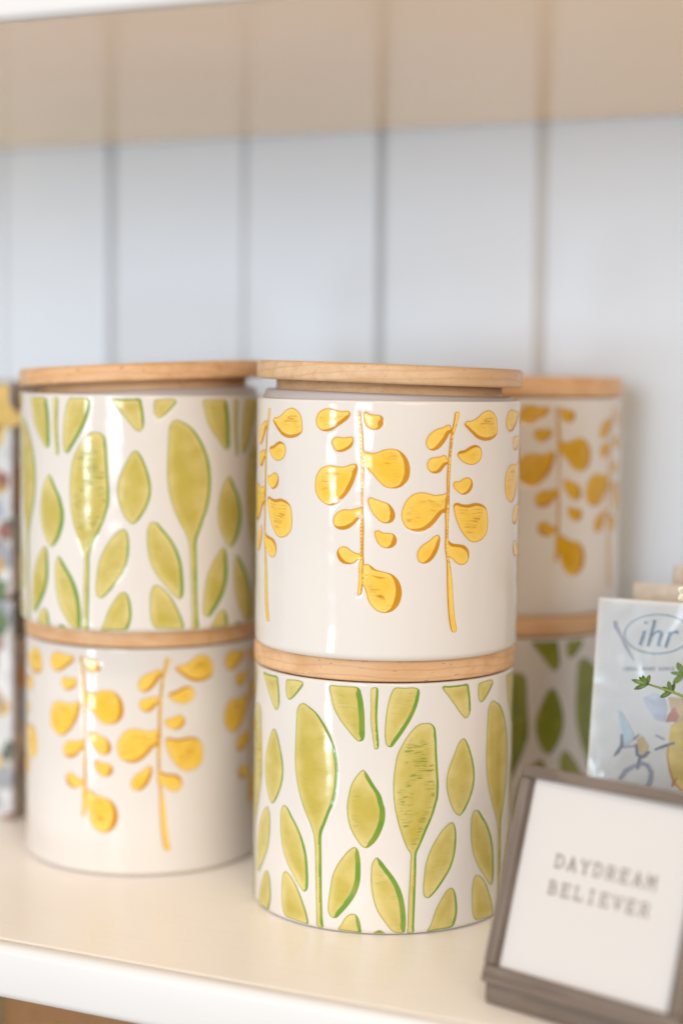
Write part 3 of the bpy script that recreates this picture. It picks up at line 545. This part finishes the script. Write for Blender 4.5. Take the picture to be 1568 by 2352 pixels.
# cellophane wrapper, crumpled, in front and folded over the top
m = NT('cellophane'); vv = m.obj((1, 1, 1)); n1 = m.noise(vv, 22, 2, .45, 1.0)
m.set(Roughness=.08, IOR=1.45, Transmission_Weight=1.0, Base_Color=(1, 1, 1, 1)); m.bump(n1, .7, .003)
tr = m.n('ShaderNodeBsdfTransparent'); mx = m.n('ShaderNodeMixShader'); gl = m.n('ShaderNodeBsdfGlossy'); gl.inputs['Roughness'].default_value = .22
bn = [n for n in m.t.nodes if n.type == 'BUMP'][0]; m.l(bn.outputs[0], gl.inputs['Normal'])
fz = m.n('ShaderNodeFresnel'); fz.inputs[0].default_value = 1.5; m.l(bn.outputs[0], fz.inputs['Normal'])
m.l(m.math('MULTIPLY_ADD', fz.outputs[0], 1.5, .05, clamp=True), mx.inputs[0]); m.l(tr.outputs[0], mx.inputs[1]); m.l(gl.outputs[0], mx.inputs[2])
m.l(mx.outputs[0], [n for n in m.t.nodes if n.type == 'OUTPUT_MATERIAL'][0].inputs[0]); M_CEL = m.m
def crumple(nm, x0, x1, z0, z1, y, amp, parent, seed, nx=46, nz=60):
    r = np.random.default_rng(seed); ks = [(r.normal(0, 90), r.normal(0, 60), r.uniform(0, 6.28), r.uniform(.3, 1)) for _ in range(9)]
    v = []; f = []
    for i in range(nx + 1):
        for j in range(nz + 1):
            x = x0 + (x1 - x0) * i / nx; z = z0 + (z1 - z0) * j / nz; h = sum(a * abs(math.sin(kx * x + kz * z + ph)) for kx, kz, ph, a in ks) / 5
            v.append((x, y - amp * h, z))
    for i in range(nx):
        for j in range(nz):
            a = i * (nz + 1) + j; f.append((a, a + nz + 1, a + nz + 2, a + 1))
    return link(nm, mesh(nm, v, f), M_CEL, parent, True)
crumple('wrapper', .0005, .1175, .001, PH - .0005, -.0008, .0011, pack, 3)

def plain_pack(x, y, wd, hgt, lean, label, n=10, spin=0.):
    t = tag(empty('napkin_pack', (x, y, .0002), (-R_(lean), 0, R_(spin))), label, 'napkin pack', 'packs of paper napkins beside the canisters')
    for i in range(n):
        y0 = i * .0022; box('napkin', (0.0006 * ((i * 5) % 3), y0, .0004), (wd, y0 + .0020, hgt - .0006 * ((i * 7) % 3)), M_TAN2, t, .0006, 1)
    return t
M_TAN2 = flat('shaded_napkin', (.64, .56, .48), .8, .08, 200)  # rear napkins toned beige to carry the warm shade they stand in
plain_pack(-.0610, .1160, .11, .1615, 7.5, 'shaded napkin pack just behind the one lettered ihr', 11)
plain_pack(-.0465, .1425, .11, .1680, 6.5, 'shaded napkin pack at the back, farthest behind the one lettered ihr', 13)

# tall flowered packs at the far left
m = NT('floral_print'); v = m.obj((1, 1, 1)); vo = m.n('ShaderNodeTexVoronoi'); m.l(m.obj(), vo.inputs['Vector']); vo.inputs['Scale'].default_value = 95
sep = m.n('ShaderNodeSeparateColor'); m.l(vo.outputs['Color'], sep.inputs[0]); rp = m.n('ShaderNodeValToRGB'); m.l(sep.outputs[0], rp.inputs[0]); rp.color_ramp.interpolation = 'CONSTANT'
rp.color_ramp.elements[0].color = (.62, .62, .64, 1); rp.color_ramp.elements[1].position = .93; rp.color_ramp.elements[1].color = (.55, .34, .10, 1)
for ps, cc in ((.42, (.34, .36, .41)), (.52, (.70, .70, .72)), (.68, (.34, .20, .17)), (.74, (.60, .58, .56)), (.84, (.10, .12, .09))):
    e = rp.color_ramp.elements.new(ps); e.color = (*cc, 1)
m.color(rp.outputs[0]); m.set(Roughness=.3); M_FLO = m.m
m = NT('pack_side_print_shade'); n = m.noise(m.obj((1, 12, 34)), 1.6, 3, .6); rp = m.n('ShaderNodeValToRGB'); m.l(n, rp.inputs[0])  # blurred side print, its browns also holding the shadow on that side
rp.color_ramp.elements[0].position = .30; rp.color_ramp.elements[0].color = (.16, .13, .10, 1); rp.color_ramp.elements[1].position = .72; rp.color_ramp.elements[1].color = (.58, .50, .44, 1)
for ps, cc in ((.42, (.34, .28, .23)), (.50, (.50, .38, .28)), (.56, (.44, .41, .40)), (.63, (.45, .29, .18))):
    e = rp.color_ramp.elements.new(ps); e.color = (*cc, 1)
m.color(rp.outputs[0]); m.set(Roughness=.4); M_SIDE = m.m
def left_pack(x, y, z, wd, hgt, label, seed, cols, n=15):
    t = tag(empty('napkin_pack', (x, y, z), (0, 0, 0)), label, 'napkin pack', 'flowered napkin packs at the left edge')
    r = random.Random(seed)
    for i in range(n):
        y0 = i * .0028; c = M_FLO if i == 0 else (M_SIDE if i % 4 else M_TAN); box('napkin', (-wd, y0, .0003), (-.0006 * (i % 3), y0 + .0026, hgt - .0008 * (i % 2)), c, t, .0006, 1)
    for (cx, cz, rr_, ci) in cols:
        vs = [(0, 0)]; k = 22; a0 = r.uniform(0, 6)
        ring = [(cx + rr_ * (1 + .28 * math.cos(5 * q * 2 * math.pi / k + a0)) * math.cos(q * 2 * math.pi / k), cz + rr_ * (1 + .28 * math.cos(5 * q * 2 * math.pi / k + a0)) * math.sin(q * 2 * math.pi / k)) for q in range(k)]
        me = mesh('printed_flower', [(a, -.0002, b_) for a, b_ in ring], [tuple(range(k))]); link('printed_flower', me, ci, t)
    return t
C_OR = flat('print_orange', (.62, .36, .08)); C_RD = flat('print_red', (.30, .12, .10)); C_GN = flat('print_green', (.12, .19, .07)); C_BL = flat('print_blue', (.30, .36, .50)); C_BR = flat('print_brown', (.35, .17, .09)); C_YE = flat('print_yellow', (.72, .48, .14))
LX, LY = -.4185, .0975
left_pack(LX, LY, .1310, .10, .1270, 'orange flowered napkin pack at the left edge, upper of two', 1,
          [(-.012, .108, .016, C_YE), (-.020, .098, .010, C_OR), (-.006, .070, .0045, C_RD), (-.012, .052, .006, C_BL), (-.005, .040, .005, C_RD), (-.010, .020, .005, C_OR), (-.010, .006, .007, C_GN), (-.016, .030, .006, C_BR)])
left_pack(LX - .001, LY + .0015, .0003, .10, .1300, 'pale flowered napkin pack at the left edge, lower of two', 2,
          [(-.010, .118, .007, C_GN), (-.014, .070, .006, C_BL), (-.020, .034, .011, C_YE)])
# paper band with printed blocks on each pack side, shade mixed into the greybrown
def side_print(parent, hgt, items):
    for (z0, z1, y0, y1, mt) in items: box('side_print', (-.0008, y0, z0), (.0004, y1, z1), mt, parent, .0001, 1)
lp = [ob for ob in COL.objects if ob.get('group') == 'flowered napkin packs at the left edge']
C_GB = flat('print_greybrown_shade', (.38, .33, .28)); C_TA = flat('print_tan', (.55, .42, .29)); C_DK = flat('print_dark', (.18, .14, .10))
side_print(lp[0], .127, [(.082, .112, .002, .040, C_GB), (.052, .078, .002, .040, C_BR), (.030, .048, .001, .041, C_GB), (.006, .026, .002, .040, C_TA), (.0005, .005, .002, .040, C_DK)])
side_print(lp[1], .130, [(.108, .126, .002, .040, C_DK), (.092, .104, .012, .040, C_BR), (.078, .090, .008, .040, flat('print_rust', (.50, .20, .06))), (.058, .074, .010, .040, C_BL), (.040, .052, .004, .040, C_TA), (.026, .036, .012, .040, C_BR), (.008, .018, .002, .030, C_GB)])

# ------------------------------------------------------------------ flower sprig leaning in from the right
M_LEAF = NT('sprig_leaf'); vv = M_LEAF.obj(); M_LEAF.color(M_LEAF.mix(M_LEAF.step(M_LEAF.noise(vv, 260, 3), .3, .7), (.05, .11, .018), (.15, .22, .035))); M_LEAF.set(Roughness=.45); M_LEAF = M_LEAF.m
M_STEM = flat('sprig_stem', (.20, .26, .05)); M_PET = flat('petal', (.86, .80, .66), .6)
sprig = tag(empty('flower_sprig', (0, 0, 0)), 'green sprig with a cream flower reaching in over the napkin pack', 'plant sprig')
def tube(name, pts, rad, mat, parent, seg=8):
    pts = [Vector(p) for p in pts]; v = []; f = []
    for i, p in enumerate(pts):
        d = (pts[min(i + 1, len(pts) - 1)] - pts[max(i - 1, 0)]).normalized(); a = d.cross(Vector((0, 0, 1)));
        a = a.normalized() if a.length > 1e-4 else Vector((1, 0, 0)); b2 = d.cross(a); r = rad[i] if isinstance(rad, list) else rad
        for k in range(seg): q = 2 * math.pi * k / seg; v.append(tuple(p + a * r * math.cos(q) + b2 * r * math.sin(q)))
    n = len(pts)
    for i in range(n - 1):
        for k in range(seg): k2 = (k + 1) % seg; f.append((i * seg + k, i * seg + k2, (i + 1) * seg + k2, (i + 1) * seg + k))
    f.append(tuple(range(seg))); f.append(tuple((n - 1) * seg + k for k in reversed(range(seg))))
    return link(name, mesh(name, v, f), mat, parent, True)
def leaf(p, q, wd, up=(0, -1, .2)):
    """narrow pointed leaf, folded along its midrib, from p to tip q"""
    p = Vector(p); q = Vector(q); d = q - p; L = d.length; d.normalize(); s = d.cross(Vector(up)).normalized(); nr = s.cross(d); v = []; f = []; N = 8
    for i in range(N + 1):
        t = i / N; wv = wd * (math.sin(math.pi * min(t * .93 + .05, 1)) ** .8); c = p + d * L * t + nr * (.12 * L * math.sin(math.pi * t))
        v += [tuple(c - s * wv / 2 + nr * wv * .22), tuple(c), tuple(c + s * wv / 2 + nr * wv * .22)]
    for i in range(N):
        a = 3 * i; f += [(a, a + 1, a + 4, a + 3), (a + 1, a + 2, a + 5, a + 4)]
    me = mesh('leaf', v, f); bm = bmesh.new(); bm.from_mesh(me); r = bmesh.ops.solidify(bm, geom=bm.faces[:], thickness=.00025); bm.to_mesh(me); bm.free()
    return link('leaf', me, M_LEAF, sprig, True)
def SP(X, Y, dep=.795):
    x = (2231 + X * .38256) * .57415; y = (2300 + Y * .38256) * .57415
    d = (x - 784) / 3974.8 * cr - (y - 1176) / 3974.8 * cu + cf; return CAM_P + dep * d
tube('stem', [SP(900, 1130, .797), SP(1010, 1165, .796), SP(1170, 1215, .794), SP(1260, 1250, .792), SP(1350, 1290, .79), SP(1460, 1370, .785), SP(1560, 1600, .78), SP(1600, 2000, .78)], [.0004, .0005, .0006, .0007, .0008, .0009, .001, .001], M_STEM, sprig)
tube('stem', [SP(1320, 1040, .776), SP(1400, 1120, .778), SP(1500, 1400, .78), SP(1600, 1900, .78)], .0007, M_STEM, sprig)
tube('stem', [SP(1330, 210, .80), SP(1360, 500, .795), SP(1420, 900, .79), SP(1500, 1400, .785)], .0007, M_STEM, sprig)
for a, b_, wd in [((930, 1145), (765, 1095), .0019), ((935, 1150), (790, 1195), .0019), ((925, 1140), (880, 1050), .0019), ((940, 1140), (955, 1045), .0018), ((920, 1140), (845, 1065), .0015),
                  ((1185, 1220), (1150, 1110), .0021), ((1190, 1225), (1065, 1280), .0021), ((1170, 1215), (1090, 1170), .0015), ((1200, 1225), (1215, 1130), .0016), ((1185, 1225), (1110, 1215), .0014)]:
    leaf(SP(*a, .794), SP(*b_, .797), wd)
for a, b_, wd in [((1320, 1040), (1170, 1022), .0016), ((1320, 1045), (1198, 1135), .0026), ((1318, 1030), (1242, 918), .0028), ((1330, 1040), (1400, 950), .0026), ((1330, 1050), (1380, 1140), .0026)]:
    leaf(SP(*a, .776), SP(*b_, .779), wd)
# cream flower of overlapping petals
fc = SP(1375, 200, .80)
for ring, (n, rr_, tl_) in enumerate([(7, .0058, .25), (6, .0044, .7), (4, .0028, 1.1)]):
    for i in range(n):
        a = 2 * math.pi * i / n + ring * .4; dr = Vector((math.cos(a), -.25, math.sin(a))).normalized(); tip = fc + dr * rr_ + Vector((0, -.0018 * ring, 0))
        v = []; f = []; sdv = dr.cross(Vector((0, -1, 0))).normalized(); N = 6
        for j in range(N + 1):
            t = j / N; wv = rr_ * .75 * math.sin(math.pi * min(.12 + t * .8, 1)); c = fc + (tip - fc) * t + Vector((0, -.0014 * tl_ * t * t, 0)); v += [tuple(c - sdv * wv / 2), tuple(c + Vector((0, .0004, 0))), tuple(c + sdv * wv / 2)]
        for j in range(N): a2 = 3 * j; f += [(a2, a2 + 1, a2 + 4, a2 + 3), (a2 + 1, a2 + 2, a2 + 5, a2 + 4)]
        me = mesh('petal', v, f); bm = bmesh.new(); bm.from_mesh(me); bmesh.ops.solidify(bm, geom=bm.faces[:], thickness=.0002); bm.to_mesh(me); bm.free(); link('petal', me, M_PET, sprig, True)
